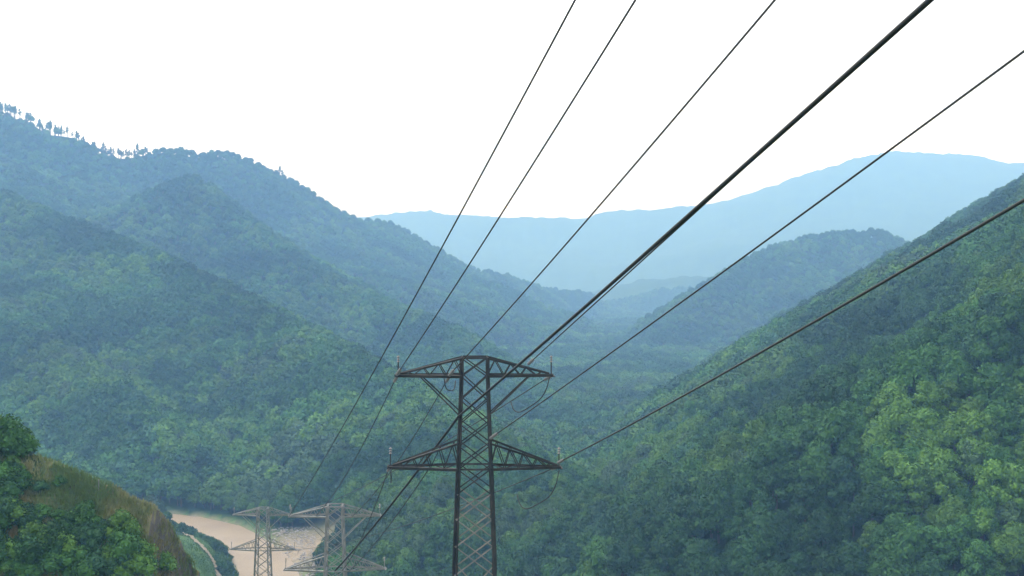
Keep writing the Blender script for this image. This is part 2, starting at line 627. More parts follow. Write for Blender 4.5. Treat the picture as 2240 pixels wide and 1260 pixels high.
def lattice_tower(name, centre, base_z, mat, scale=1.0, rotz=0.0):
    """centre: point on the axis at the upper crossarm's bottom chord"""
    root = empty(name, (centre[0], centre[1], base_z))
    root.rotation_euler = (0, 0, rotz)
    zo = centre[2] - base_z          # local z of the upper arm
    S = scale

    def hw(z):                       # half width of the body
        return (0.80 + 0.0 if z >= 0 else 0.80 - z * 0.035 - max(0, -z - 12) * 0.035)

    def pt(x, y, z):
        return (x * S, y * S, z * S + zo)
    zb = -zo / S
    legw = 0.19
    for sx in (-1, 1):
        for sy in (-1, 1):
            zs = [1.14, 0, -5.86, -12, zb]
            lst = []
            for z0, z1 in zip(zs[:-1], zs[1:]):
                w = legw if z0 > -5 else legw * 1.2
                lst.append((pt(sx * hw(z0), sy * hw(z0), z0), pt(sx * hw(z1), sy * hw(z1), z1), w * S, (-sx * .7, sy, 0)))
            bars('leg', lst, mat, root)
    lv = [1.14, 0, -1.5, -3.0, -4.4, -5.86, -7.4, -9.0, -10.7, -12.5]
    while lv[-1] > zb + 4.5:
        lv.append(lv[-1] - 2.0 - 0.06 * len(lv))
    lv.append(zb + 0.3)
    for i, (z0, z1) in enumerate(zip(lv[:-1], lv[1:])):
        w0, w1 = hw(z0), hw(z1)
        for (ax, sg) in (('y', -1), ('y', 1), ('x', -1), ('x', 1)):
            for fl in (-1, 1):
                if ax == 'y':
                    a, b = pt(fl * w0, sg * w0, z0), pt(-fl * w1, sg * (w1 + .03 * fl), z1)
                else:
                    a, b = pt(sg * w0, fl * w0, z0), pt(sg * (w1 + .03 * fl), -fl * w1, z1)
                bar('brace', a, b, 0.075 * S, (0, sg, 0) if ax == 'y' else (sg, 0, 0), m_brace if (mat is m_steel and z0 < -6.5) else mat, root)
        if z1 in (0, -5.86) or i == 0:
            zz = z1 if i else z0
            w = hw(zz)
            for (a, b) in ((( -w, -w), (w, -w)), ((-w, w), (w, w)), ((-w, -w), (-w, w)), ((w, -w), (w, w))):
                bar('horizontal_strut', pt(*a, zz), pt(*b, zz), 0.11 * S, (0, 0, 1), mat, root)

    def arm(zbot, ztop, half, tipz, nlace):
        for sx in (-1, 1):
            wb, wt = hw(zbot), hw(ztop)
            tip = (sx * half, 0, zbot)
            chords = []
            for sy in (-1, 1):
                chords.append((pt(sx * wb, sy * wb, zbot), pt(tip[0], sy * 0.16, zbot), 0.17 * S, (0, -sy, .2)))
                chords.append((pt(sx * wt, sy * wt, ztop), pt(tip[0] - sx * .25, sy * 0.12, tipz), 0.125 * S, (0, -sy, .2)))
            chords.append((pt(tip[0], -.45, zbot), pt(tip[0], .45, zbot), 0.17 * S, (0, 0, 1)))
            ca = bars('crossarm', chords, mat, root)
            # lacing between the chords, both faces, and zigzag in the bottom plane
            for sy in (-1, 1):
                for k in range(nlace):
                    t0, t1 = k / nlace, (k + 1) / nlace
                    tm = (t0 + t1) / 2

                    def bot(t):
                        return pt(sx * (wb + (half - wb) * t), sy * (wb + (.16 - wb) * t), zbot)

                    def top(t):
                        return pt(sx * (wt + (half - .25 - wt) * t), sy * (wt + (.12 - wt) * t), ztop + (tipz - ztop) * t)
                    bar('lacing', bot(t0), top(tm), 0.06 * S, (0, sy, 0), mat, ca)
                    if k < nlace - 1:
                        bar('lacing', top(tm), bot(t1), 0.06 * S, (0, sy, 0), mat, ca)
            for k in range(nlace):
                t0, t1 = k / nlace, (k + 1) / nlace
                f = -1 if k % 2 else 1
                a = pt(sx * (wb + (half - wb) * t0), f * (wb + (.16 - wb) * t0), zbot + .05)
                b = pt(sx * (wb + (half - wb) * t1), -f * (wb + (.16 - wb) * t1), zbot + .05)
                bar('lacing', a, b, 0.06 * S, (0, 0, 1), mat, ca)
            # upright jumper post on the tip
            V, F = tube([pt(tip[0] - sx * .12, 0, zbot), pt(tip[0] - sx * .12, 0, zbot + 1.25)], 0.04 * S)
            post = mesh_obj('jumper_post', V, F, mat, ca)
            for zz in (0.9, 1.05, 1.2):
                o = bpy.data.objects.new('insulator_disc', disc_mesh())
                o.location = pt(tip[0] - sx * .12, 0, zbot + zz)
                link(o, ca)
    arm(0, 1.14, 5.0, 0.12, 4)
    arm(-5.86, -4.2, 5.5, -5.74, 5)
    for sx in (-1, 1):
        for sy in (-1, 1):
            xk = 3.45
            ty = sy * (0.8 + (0.16 - .8) * (xk - .8) / 4.2)
            bar('knee_brace', pt(sx * xk, ty, -.05), pt(sx * hw(-2.5), sy * hw(-2.5), -2.5), 0.085 * S, (0, sy, 0), mat, root)
    return root


T1C = P(1038.5, 821, 70)
T2C = P(733, 1128, 120)
T3C = P(575, 1126, 185)
t1 = lattice_tower('lattice_pylon', T1C, ground_z(T1C.x, T1C.y) - 0.1, m_steel)
tag(t1, 'tall dark steel lattice pylon with two wide crossarms rising in front of the valley', 'pylon', 'lattice pylons of the power line')
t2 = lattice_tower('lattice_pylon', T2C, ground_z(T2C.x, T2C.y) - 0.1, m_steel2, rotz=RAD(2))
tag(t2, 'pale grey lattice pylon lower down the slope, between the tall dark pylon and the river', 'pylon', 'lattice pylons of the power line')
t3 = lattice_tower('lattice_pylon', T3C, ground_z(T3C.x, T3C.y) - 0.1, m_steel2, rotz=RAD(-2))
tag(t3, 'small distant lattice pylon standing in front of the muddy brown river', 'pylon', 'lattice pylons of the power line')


def tip(T, x, y, z):
    return Vector((T.x + x, T.y + y, T.z + z))


# ------------------------------------------------------------------ wires
def project(p):
    y = p[1]
    X, Z = p[0], p[2] - CZ
    yc = y * math.cos(PITCH) - Z * math.sin(PITCH)
    zc = Z * math.cos(PITCH) + y * math.sin(PITCH)
    return 1120 + FPX * X / yc, 630 - FPX * zc / yc


def span(name, a, b, sag, r, mat, label, group, ext=0.0, n=40):
    """hanging wire from a to b; ext carries the same curve on beyond a"""
    a, b = Vector(a), Vector(b)
    pts = []
    for i in range(n + 1):
        t = -ext + (1 + ext) * i / n
        p = a.lerp(b, t)
        p.z -= 4 * sag * t * (1 - t)
        pts.append(p)
    o = mesh_obj(name, *tube(pts, r), mat, smooth=True)
    return tag(o, label, 'power line', group)


G_IN = 'wires coming down to the pylons'
G_OUT = 'wires leaving the tall dark pylon'
WR = 0.034


def tension(tower, steel_pt, toward, L=1.5):
    """insulator string at steel_pt pulling toward a point; returns its free end"""
    d = (Vector(toward) - Vector(steel_pt)).normalized()
    e = Vector(steel_pt) + d * L
    M = Matrix.Translation(tower.location) @ tower.rotation_euler.to_matrix().to_4x4()
    I = M.inverted()
    insulator(I @ Vector(steel_pt), I @ e, m_steel, tower)
    return e


def incoming(tower, steel_pt, far, sag, r, mat, label, L=1.5):
    e = tension(tower, steel_pt, far, L) if tower else Vector(steel_pt)
    return span('overhead_wire', far, e, sag, r, mat, label, G_IN, ext=1.3), e


tl, tr_ = tip(T1C, -4.95, -0.3, 0.05), tip(T1C, 4.95, -0.3, 0.05)
ll, lr = tip(T1C, -5.45, -0.3, -5.8), tip(T1C, 5.3, -0.3, -5.55)
inn = tip(T1C, -1.6, -0.75, 0.05)
t2l = tip(T2C, -4.95, -0.3, 0.05)
# past the tall pylon, straight to the pale one
span('overhead_wire', P(1258, 0, 30), t2l, 0.5, WR, m_wire, 'thin wire that passes left of the tall pylon without touching it', G_IN, ext=0.5, n=60)
incoming(t1, tl, P(1390, 0, 30), 0.15, WR, m_wire, 'thin wire running down to the upper crossarm tip on the river side')
incoming(t1, inn, P(1695, 0, 30), 0.15, WR, m_wire, 'thin wire that disappears behind the flat top of the tall pylon')
incoming(t1, tip(T1C, 3.4, -.45, .75), P(2030, 2, 28), 0.0, WR, m_wire, 'thin wire running close under the thick black cable')
incoming(t1, tip(T1C, 1.0, -0.95, -3.9), P(2240, 112, 28), 0.1, WR, m_wire, 'thin wire running to the pylon body above its lower crossarm')
incoming(t1, lr, P(2240, 438, 24), 0.15, WR * 1.2, m_wire, 'lowest dark wire, running to the lower crossarm tip on the far side from the river')
# thick cable: to the body of the tall pylon and on down to the next one
kn = tip(T1C, -0.95, -1.05, -2.45)
span('thick_cable', P(2034, 0, 25), kn, 0.10, 0.072, m_cable, 'thick black cable running down across the tall pylon to its body', G_IN, ext=1.2)
span('thick_cable', kn, tip(T2C, 0.2, -1.3, -5.7), 0.35, 0.085, m_cable, 'thick black cable dropping from the tall pylon to the pale pylon', G_OUT)

# outgoing
def outgoing(frm, to, sag, label, L=1.5, r=WR):
    e = tension(t1, frm, to, L)
    span('overhead_wire', e, to, sag, r, m_wire, label, G_OUT)
    return e


o1 = outgoing(tip(T1C, -4.95, .3, -0.05), tip(T2C, -2.0, -.6, 0.1), 0.9, 'thin wire dropping from the upper crossarm tip towards the pale pylon')
o2 = outgoing(tip(T1C, -1.6, .75, -0.1), tip(T2C, 2.0, -.6, 0.1), 0.9, 'thin wire dropping from under the upper crossarm, with a pale insulator string')
o3 = outgoing(tip(T1C, 4.95, .3, -0.05), tip(T3C, 4.9, -.2, 0.05), 1.2, 'thin wire passing behind the tall pylon from its upper crossarm')
o4 = outgoing(tip(T1C, -5.45, .3, -5.9), tip(T2C, 0.9, -.9, -5.8), 0.8, 'thin wire dropping from the lower crossarm tip to the pale pylon')
o5 = outgoing(tip(T1C, 5.4, .3, -5.9), tip(T3C, 5.4, -.2, -5.8), 1.2, 'thin wire passing behind the tall pylon from its lower crossarm')
span('overhead_wire', tip(T1C, -2.9, -.55, -5.9), tip(T2C, 1.6, -.9, -5.9), 0.5, WR, m_wire, 'thin wire hanging alongside the lower part of the thick cable', G_OUT)


def jumper(a, b, drop, label):
    a, b = Vector(a), Vector(b)
    pts = []
    for i in range(17):
        t = i / 16
        p = a.lerp(b, t)
        p.z -= drop * (1 - (2 * t - 1) ** 4) ** 0.8 if 0 < t < 1 else 0
        pts.append(p)
    o = mesh_obj('jumper_loop', *tube(pts, 0.035), m_wire, smooth=True)
    tag(o, label, 'jumper loop', 'slack jumper loops hanging from the tall pylon')


jumper(tip(T1C, 4.75, -1.2, 0.05), tip(T1C, 2.3, 1.6, -1.9), 1.1, 'slack loop of wire hanging under the upper crossarm, by its bare tip')
jumper(tip(T1C, 5.35, -1.0, -5.9), tip(T1C, 2.7, 2.0, -8.0), 1.4, 'slack loop of wire hanging under the lower crossarm, by its bare tip')
jumper(tip(T1C, -1.9, -.9, -0.1), tip(T1C, -1.3, 1.6, -0.5), 0.7, 'small slack loop under the upper crossarm beside the pylon body')
jumper(tip(T1C, -5.3, -.5, -5.9), tip(T1C, -5.5, 1.4, -6.4), 0.8, 'slack loop under the lower crossarm tip on the river side')

# ------------------------------------------------------------------ foliage
def leaf_mat(name, c_dark, c_light):
    m, nt, b = new_mat(name)
    oi = nt.nodes.new('ShaderNodeObjectInfo')
    n1 = maprange(nt, noise(nt, 0.9, 3, 'obj'), .35, .65, 0, 1)
    col = mixcol(nt, n1, c_dark, c_light)
    br = maprange(nt, oi.outputs['Random'], 0, 1, 0.68, 1.0)
    big = maprange(nt, noise(nt, 0.011, 3), .36, .64, 0.66, 1.32)
    mm = nt.nodes.new('ShaderNodeMath')
    mm.operation = 'MULTIPLY'
    nt.links.new(br, mm.inputs[0])
    nt.links.new(big, mm.inputs[1])
    vm = nt.nodes.new('ShaderNodeVectorMath')
    vm.operation = 'SCALE'
    nt.links.new(col, vm.inputs[0])
    nt.links.new(mm.outputs[0], vm.inputs['Scale'])
    nt.links.new(vm.outputs[0], b.inputs['Base Color'])
    b.inputs['Roughness'].default_value = 0.75
    b.inputs['Specular IOR Level'].default_value = 0.15
    return m


KINDS = [
    ('dark green', leaf_mat('leaves_dark_green', (0.020, 0.066, 0.020), (0.042, 0.120, 0.034))),
    ('mid green', leaf_mat('leaves_mid_green', (0.036, 0.105, 0.024), (0.066, 0.175, 0.038))),
    ('yellow green', leaf_mat('leaves_yellow_green', (0.060, 0.140, 0.024), (0.105, 0.215, 0.038))),
    ('blue green', leaf_mat('leaves_blue_green', (0.024, 0.074, 0.034), (0.046, 0.122, 0.052))),
    ('grey green', leaf_mat('leaves_grey_green', (0.044, 0.095, 0.042), (0.080, 0.150, 0.066))),
]
m_bark, nt, bsdf = new_mat('bark')
nt.links.new(mixcol(nt, noise(nt, 4, 3, 'obj'), (0.05, 0.038, 0.028), (0.12, 0.10, 0.08)), bsdf.inputs['Base Color'])
bsdf.inputs['Roughness'].default_value = 0.9

PHI = (1 + 5 ** .5) / 2
ICO_V = np.array([(-1, PHI, 0), (1, PHI, 0), (-1, -PHI, 0), (1, -PHI, 0), (0, -1, PHI), (0, 1, PHI), (0, -1, -PHI), (0, 1, -PHI),
                  (PHI, 0, -1), (PHI, 0, 1), (-PHI, 0, -1), (-PHI, 0, 1)], float) / math.hypot(1, PHI)
ICO_F = [(0, 11, 5), (0, 5, 1), (0, 1, 7), (0, 7, 10), (0, 10, 11), (1, 5, 9), (5, 11, 4), (11, 10, 2), (10, 7, 6), (7, 1, 8),
         (3, 9, 4), (3, 4, 2), (3, 2, 6), (3, 6, 8), (3, 8, 9), (4, 9, 5), (2, 4, 11), (6, 2, 10), (8, 6, 7), (9, 8, 1)]


def crown_geo(seed, cr, ch, cz, nlobe, nleaf, leaf):
    """crown radius cr, half height ch, centre height cz -> verts, faces"""
    g = np.random.default_rng(seed)
    lobes = []
    for i in range(nlobe):
        an = i * 2.399963 + g.uniform(-.4, .4)
        f = math.sqrt((i + .5) / nlobe)
        rad = f * cr * 0.68 * g.uniform(.85, 1.12)
        z = cz + ch * (0.62 - 0.95 * f ** 1.7 + g.uniform(-.22, .22))
        lobes.append((rad * math.cos(an), rad * math.sin(an), z, cr * g.uniform(.30, .46)))
    L = np.array(lobes)
    V, F = [], []
    for (x, y, z, r) in L:
        o = len(V)
        for v in ICO_V:
            s = r * 0.84 * g.uniform(.85, 1.08)
            V.append((x + v[0] * s, y + v[1] * s, z + v[2] * s * .85))
        F += [(a + o, b + o, c_ + o) for a, b, c_ in ICO_F]
    w = L[:, 3] ** 2
    pick = g.choice(len(L), nleaf * 2, p=w / w.sum())
    made = 0
    for k in pick:
        x, y, z, r = L[k]
        d = g.normal(size=3)
        d[2] += .35
        d /= np.linalg.norm(d)
        p = np.array((x, y, z)) + d * r * g.uniform(.82, 1.14) * np.array((1, 1, .9))
        q = (L[:, :3] - p)
        if np.any((np.linalg.norm(q, axis=1) < L[:, 3] * .8) & (np.arange(len(L)) != k)):
            continue
        nrm = d + g.normal(size=3) * .55
        nrm /= np.linalg.norm(nrm)
        t = np.cross(nrm, g.normal(size=3))
        t /= np.linalg.norm(t) + 1e-9
        b = np.cross(nrm, t)
        s = leaf * g.uniform(.6, 1.3)
        a1, a2 = s * .5, s * g.uniform(.28, .42)
        o = len(V)
        V += [tuple(p - t * a1), tuple(p + b * a2 + nrm * a2 * .3), tuple(p + t * a1), tuple(p - b * a2 - nrm * a2 * .2)]
        F.append((o, o + 1, o + 2, o + 3))
        made += 1
        if made >= nleaf:
            break
    return V, F, L


def trunk_geo(seed, L, cz, r0):
    g = np.random.default_rng(seed + 99)
    V, F = tube([(0, 0, -1.2), (g.uniform(-.1, .1), g.uniform(-.1, .1), cz * .45), (g.uniform(-.3, .3), g.uniform(-.3, .3), cz)],
                [r0 * 1.25, r0 * .85, r0 * .45], 7)
    for k in range(min(5, len(L))):
        x, y, z, r = L[(k * 2) % len(L)]
        v, f = tube([(0, 0, cz * (.4 + .07 * k)), (x * .5, y * .5, (cz * .45 + z) * .52), (x, y, z)], [r0 * .5, r0 * .32, r0 * .12], 5)
        o = len(V)
        V += v
        F += [tuple(i + o for i in q) for q in f]
    return V, F


def raw_mesh(name, V, F, mat):
    m = bpy.data.meshes.new(name)
    m.from_pydata([tuple(v) for v in V], [], F)
    m.materials.append(mat)
    return m


# near prototypes: 5 colours x 2 shapes
PROTO = []
SHAPES = [(4.7, 4.2, 5.0, 17, 1900, .56), (4.1, 5.0, 5.8, 18, 1900, .54)]
shape_geo = []
for si, s in enumerate(SHAPES):
    shape_geo.append((crown_geo(50 + si, *s), trunk_geo(50 + si, crown_geo(50 + si, *s)[2], s[2], .26)))
far_geo = (crown_geo(80, 4.7, 4.4, 5.0, 11, 420, 1.0), None)
far_geo = (far_geo[0], trunk_geo(80, far_geo[0][2], 5.0, .26))


def joined(name, cg, tg, mat):
    V = list(cg[0]) + [tuple(v) for v in tg[0]]
    o = len(cg[0])
    F = list(cg[1]) + [tuple(i + o for i in q) for q in tg[1]]
    m = bpy.data.meshes.new(name)
    m.from_pydata(V, [], F)
    m.materials.append(mat)
    m.materials.append(m_bark)
    mi = np.zeros(len(F), np.int32)
    mi[len(cg[1]):] = 1
    m.polygons.foreach_set('material_index', mi)
    return bpy.data.objects.new(name, m)     # stays out of the scene: only used inside the forest's node tree


near_src, far_src, crown_me, trunk_me = [], [], {}, {}
for si, (cg, tg) in enumerate(shape_geo):
    trunk_me[si] = raw_mesh('trunk', *tg, m_bark)
    for ki, (kn_, km) in enumerate(KINDS):
        near_src.append(joined('forest_tree_source', cg, tg, km))
        crown_me[(si, ki)] = raw_mesh('crown', cg[0], cg[1], km)
for ki, (kn_, km) in enumerate(KINDS):
    far_src.append(joined('forest_tree_source', far_geo[0], far_geo[1], km))
SRC = near_src + far_src          # index = si*5+ki, then 10+ki

# --- where trees stand: scattered over the slopes the viewpoint can see
pa = np.radians(np.linspace(-34, 34, 640))
pr = np.geomspace(60, 3400, 640)
PA, PR = np.meshgrid(pa, pr, indexing='ij')
PZ = height(PR * np.sin(PA), PR * np.cos(PA))
ang = (PZ - CZ) / PR
runmax = np.maximum.accumulate(ang, axis=1)


def visible(x, y, z, lift):
    r = np.hypot(x, y)
    a = np.arctan2(x, y)
    ia = np.clip(np.round((a - pa[0]) / (pa[1] - pa[0])).astype(int), 0, len(pa) - 1)
    ir = np.clip(np.searchsorted(pr, r * 0.985) - 1, 0, len(pr) - 1)
    e = (z + lift - CZ) / r
    return (e > runmax[ia, ir]) & (np.abs(a) < RAD(31)) & (e > -0.305) & (e < 0.45)


pts_all = []
for (r0, r1, step, smin, smax) in ((95, 520, 4.7, .55, 1.4), (520, 1150, 6.2, .7, 1.5), (1150, 2900, 8.4, .75, 1.5)):
    half = r1 * math.sin(RAD(33))
    xs = np.arange(-half, half, step)
    ys = np.arange(r0 * .8, r1, step)
    X, Y = np.meshgrid(xs, ys)
    X = (X + rng.uniform(-.48, .48, X.shape) * step).ravel()
    Y = (Y + rng.uniform(-.48, .48, Y.shape) * step).ravel()
    rad = np.hypot(X, Y)
    k = (rad >= r0) & (rad < r1) & (np.abs(np.arctan2(X, Y)) < RAD(32))
    X, Y = X[k], Y[k]
    Z, W, RD = height(X, Y, True)
    k = visible(X, Y, Z, 12.0)
    X, Y, Z, W, RD = X[k], Y[k], Z[k], W[k], RD[k]
    d_, m_, s_ = zone_masks(X, Y, W, RD)
    k = (d_ < .5) & (m_ < .5) & (s_ < .25) & ((RD > np.where((X < -60) & (X > -200), RIVER_W + 14, RIVER_W + 8)) | (np.hypot(X, Y) > 900))
    k &= ~((W == 15) & (Y < 330))                # the mown strip under the wires
    uq = 1120 + FPX * X / Y
    crest_d = np.full(X.shape, 1e9)
    for (a, b) in zip(RIDGES[0][0][:-1], RIDGES[0][0][1:]):
        crest_d = np.minimum(crest_d, seg_dist(X, Y, a[0], a[1], b[0], b[1])[1])
    k &= ~((crest_d < 20) & (uq < 338) & (rng.random(len(X)) < .72))    # thin wood along the crest
    Z = np.where((crest_d < 30) & (uq >= 330), Z - 3.2, Z)
    X, Y, Z = X[k], Y[k], Z[k]
    sc = rng.uniform(smin, smax, len(X)) * (0.85 + 0.4 * fbm(X / 70, Y / 70, 2))
    patch = fbm(X / 55 + 40, Y / 55, 3) + rng.normal(0, .06, len(X))
    q = np.argsort(np.argsort(patch)) / max(len(patch), 1)
    kind = np.where(q < .26, 0, np.where(q < .36, 3, np.where(q < .70, 1, np.where(q < .94, 2, 4))))
    pts_all.append(np.stack([X, Y, Z, sc, kind.astype(float), np.full(len(X), 1.0 if r0 > 500 else 0.0)], 1))
TREES = np.concatenate(pts_all)
rot = rng.uniform(0, 2 * math.pi, len(TREES))
shape_i = rng.integers(0, 2, len(TREES))

# the 280 that show largest become trees of their own
uu, vv, size = [], [], []
for (x, y, z, s, k, f) in TREES:
    u, v = project((x, y, z + 6 * s))
    inside = -60 < u < 2300 and 150 < v < 1330
    size.append(s * 9.0 * FPX / y if inside else 0)
    uu.append(u)
    vv.append(v)
size = np.array(size)
order = np.argsort(-size)
own = set(order[:280].tolist())


def zone_name(u, v, x, y):
    if u > 1390:
        return 'on the steep slope below the lowest wires'
    if u > 820:
        return 'on the low spur behind the tall dark pylon'
    return 'on the wooded slope above the muddy river'


SHAPE_WORD = ['wide round-crowned', 'taller dome-crowned']
for i in sorted(own):
    x, y, z, s, k, f = TREES[i]
    k, si = int(k), int(shape_i[i])
    zn = zone_name(uu[i], vv[i], x, y)
    t = empty('broadleaf_tree', (x, y, z))
    t.scale = (s, s, s * float(rng.uniform(.9, 1.15)))
    t.rotation_euler = (0, 0, float(rot[i]))
    big_ = 'large' if s > 1.25 else ('small' if s < 0.95 else 'middle-sized')
    lab = '%s %s %s broadleaf tree %s' % (big_, SHAPE_WORD[si], KINDS[k][0], zn)
    tag(t, lab, 'tree', '%s %s %s trees %s' % (big_, SHAPE_WORD[si], KINDS[k][0], zn))
    link(bpy.data.objects.new('crown', crown_me[(si, k)]), t)
    link(bpy.data.objects.new('trunk', trunk_me[si]), t)

rest = np.array([i for i in range(len(TREES)) if i not in own])
fm = bpy.data.meshes.new('forest')
T = TREES[rest]
fm.vertices.add(len(T))
fm.vertices.foreach_set('co', T[:, :3].astype(np.float32).ravel())
src_i = np.where(T[:, 5] > .5, 10 + T[:, 4], shape_i[rest] * 5 + T[:, 4]).astype(np.int32)
a = fm.attributes.new('source', 'INT', 'POINT')
a.data.foreach_set('value', src_i)
a = fm.attributes.new('size', 'FLOAT', 'POINT')
a.data.foreach_set('value', T[:, 3].astype(np.float32))
a = fm.attributes.new('turn', 'FLOAT', 'POINT')
a.data.foreach_set('value', rot[rest].astype(np.float32))
forest = link(bpy.data.objects.new('forest', fm))
forest['kind'] = 'stuff'
tag(forest, 'dense green broadleaf forest covering the mountain slopes', 'forest')
ng = bpy.data.node_groups.new('forest_nodes', 'GeometryNodeTree')
ng.interface.new_socket('Geometry', in_out='INPUT', socket_type='NodeSocketGeometry')
ng.interface.new_socket('Geometry', in_out='OUTPUT', socket_type='NodeSocketGeometry')
gi, go = ng.nodes.new('NodeGroupInput'), ng.nodes.new('NodeGroupOutput')
jn = ng.nodes.new('GeometryNodeJoinGeometry')


def named(nm, typ):
    n = ng.nodes.new('GeometryNodeInputNamedAttribute')
    n.data_type = typ
    n.inputs['Name'].default_value = nm
    return n.outputs['Attribute']


a_src, a_size, a_turn = named('source', 'INT'), named('size', 'FLOAT'), named('turn', 'FLOAT')
cx = ng.nodes.new('ShaderNodeCombineXYZ')
ng.links.new(a_turn, cx.inputs['Z'])
for si, so in enumerate(SRC):
    oi = ng.nodes.new('GeometryNodeObjectInfo')
    oi.inputs['Object'].default_value = so
    oi.inputs['As Instance'].default_value = True
    cmp_ = ng.nodes.new('FunctionNodeCompare')
    cmp_.data_type = 'INT'
    cmp_.operation = 'EQUAL'
    ng.links.new(a_src, cmp_.inputs[2])
    cmp_.inputs[3].default_value = si
    ip = ng.nodes.new('GeometryNodeInstanceOnPoints')
    ng.links.new(gi.outputs[0], ip.inputs['Points'])
    ng.links.new(cmp_.outputs[0], ip.inputs['Selection'])
    ng.links.new(oi.outputs['Geometry'], ip.inputs['Instance'])
    ng.links.new(cx.outputs[0], ip.inputs['Rotation'])
    ng.links.new(a_size, ip.inputs['Scale'])
    ng.links.new(ip.outputs[0], jn.inputs[0])
ng.links.new(jn.outputs[0], go.inputs[0])
md = forest.modifiers.new('forest_nodes', 'NODES')
md.node_group = ng
print('trees', len(TREES), 'own', len(own))

# --- thin trees standing up along the mountain's skyline
sky_cr, sky_tr = [], []
for q in range(3):
    cg = crown_geo(120 + q, 2.0, 5.4, 6.0, 11, 210, .95)
    sky_cr.append(raw_mesh('crown', cg[0], cg[1], KINDS[4][1]))
    sky_tr.append(raw_mesh('trunk', *trunk_geo(120 + q, cg[2], 7.0, .4), m_bark))
r1 = RIDGES[0][0]
for u in sorted(random.uniform(-20, 330) for _ in range(34)) + [4, 12, 17, 26, 33, 57, 61, 66, 86, 92, 103, 108, 121, 128, 134, 140, 147, 168, 178, 183, 203, 207, 221, 226, 231, 236, 242, 248, 259, 264, 276, 283, 288, 294, 300, 313, 318, 612, 618, 641]:
    az_u = (u - 1120) / FPX
    best = None
    for (a_, b_) in zip(r1[:-1], r1[1:]):
        ua, ub = project(a_)[0], project(b_)[0]
        if ua <= u <= ub:
            t_ = (u - ua) / (ub - ua)
            best = Vector(a_).lerp(Vector(b_), t_)
    if best is None:
        continue
    q = random.randrange(3)
    t = empty('skyline_tree', (best.x, best.y, ground_z(best.x, best.y) - 1.0))
    s = random.uniform(.9, 1.7)
    t.scale = (s, s, s * random.uniform(.95, 1.35))
    t.rotation_euler = (0, 0, random.uniform(0, 6.28))
    tag(t, 'thin grey-green tree standing up from the high mountain crest against the sky', 'tree', 'thin trees along the mountain skyline')
    link(bpy.data.objects.new('crown', sky_cr[q]), t)
    link(bpy.data.objects.new('trunk', sky_tr[q]), t)

# --- pale tree among the green ones
p = P(1502, 1128, 372)
pale_m = leaf_mat('leaves_pale_blossom', (0.20, 0.21, 0.17), (0.36, 0.37, 0.32))
cg = crown_geo(140, 3.4, 2.6, 4.6, 8, 500, .6)
t = empty('pale_tree', (p.x, p.y, ground_z(p.x, p.y) + 1.5))
tag(t, 'small whitish tree standing out among the green trees at the valley bottom', 'tree')
link(bpy.data.objects.new('crown', raw_mesh('crown', cg[0], cg[1], pale_m)), t)
link(bpy.data.objects.new('trunk', raw_mesh('trunk', *trunk_geo(140, cg[2], 4.6, .2), m_bark)), t)

# --- bushes on the knoll and along the river bank
bush_me = []
for q in range(3):
    cg = crown_geo(160 + q, 1.5, 1.05, .7, 12, 900, .2)
    bush_me.append((cg, raw_mesh('stem', *trunk_geo(160 + q, cg[2], .7, .07), m_bark)))
bush_crown = {(q, k): raw_mesh('foliage', bush_me[q][0][0], bush_me[q][0][1], KINDS[k][1]) for q in range(3) for k in range(4)}


def bush(x, y, s, label, group, k=None, sink=0.15):
    q = random.randrange(3)
    k = random.choice([0, 1, 1, 2, 3]) if k is None else k
    t = empty('bush', (x, y, ground_z(x, y) - sink * s))
    t.scale = (s, s, s * random.uniform(.8, 1.15))
    t.rotation_euler = (0, 0, random.uniform(0, 6.28))
    word = ('large ' if s > 1.9 else 'low ' if s < 0.8 else 'small ' if s < 1.25 else '') + KINDS[k][0]
    tag(t, label % word if '%s' in label else label, 'bush', group % word if '%s' in group else group)
    link(bpy.data.objects.new('foliage', bush_crown[(q, k)]), t)
    link(bpy.data.objects.new('stem', bush_me[q][1]), t)


def hit(u, v, dmin, dmax):
    """first point of the ground along the ray through a photo pixel"""
    ds = np.linspace(dmin, dmax, 600)
    p0 = P(u, v, 1.0)
    X, Y = p0.x * ds, ds
    Zr = CZ + (p0.z - CZ) * ds
    H = near_height(X, Y)
    k = np.argmax(H >= Zr)
    if H[k] < Zr[k]:
        return None
    return X[k], Y[k]


big_bush = [(-22, 976, 3.6), (14, 982, 3.4), (44, 990, 2.4), (-4, 990, 2.6)]
for (u, v, s) in big_bush:
    h_ = hit(u, v + 4, 100, 140)
    if h_:
        bush(h_[0], h_[1], s * .62, 'big bright green bush on the crest of the dry grassy knoll', 'big bushes on the crest of the knoll', k=1)
cand = []
n_b = 0
while n_b < 95:
    u = random.uniform(-40, 385)
    v = random.uniform(985, 1270)
    crest_v = np.interp(u, [-40, 0, 110, 215, 300, 352, 385], [964, 974, 1006, 1054, 1098, 1136, 1190])
    depth = (v - crest_v) / 280.0
    if depth < 0.02:
        continue
    want = np.clip(depth * 1.5 - (u / 385) * .35, .04, 1)
    if random.random() > want:
        continue
    h_ = hit(u, v, 60, 150)
    if h_ is None:
        continue
    n_b += 1
    bush(h_[0], h_[1], random.uniform(.7, 1.7) if depth > .25 else random.uniform(.35, .8),
         '%s bush growing on the near side of the dry grassy knoll', '%s bushes on the knoll')
n_b = 0
HEDGE = [(-149, 474), (-139, 464), (-125, 449), (-116, 433), (-109, 413), (-103, 397), (-99, 380)]
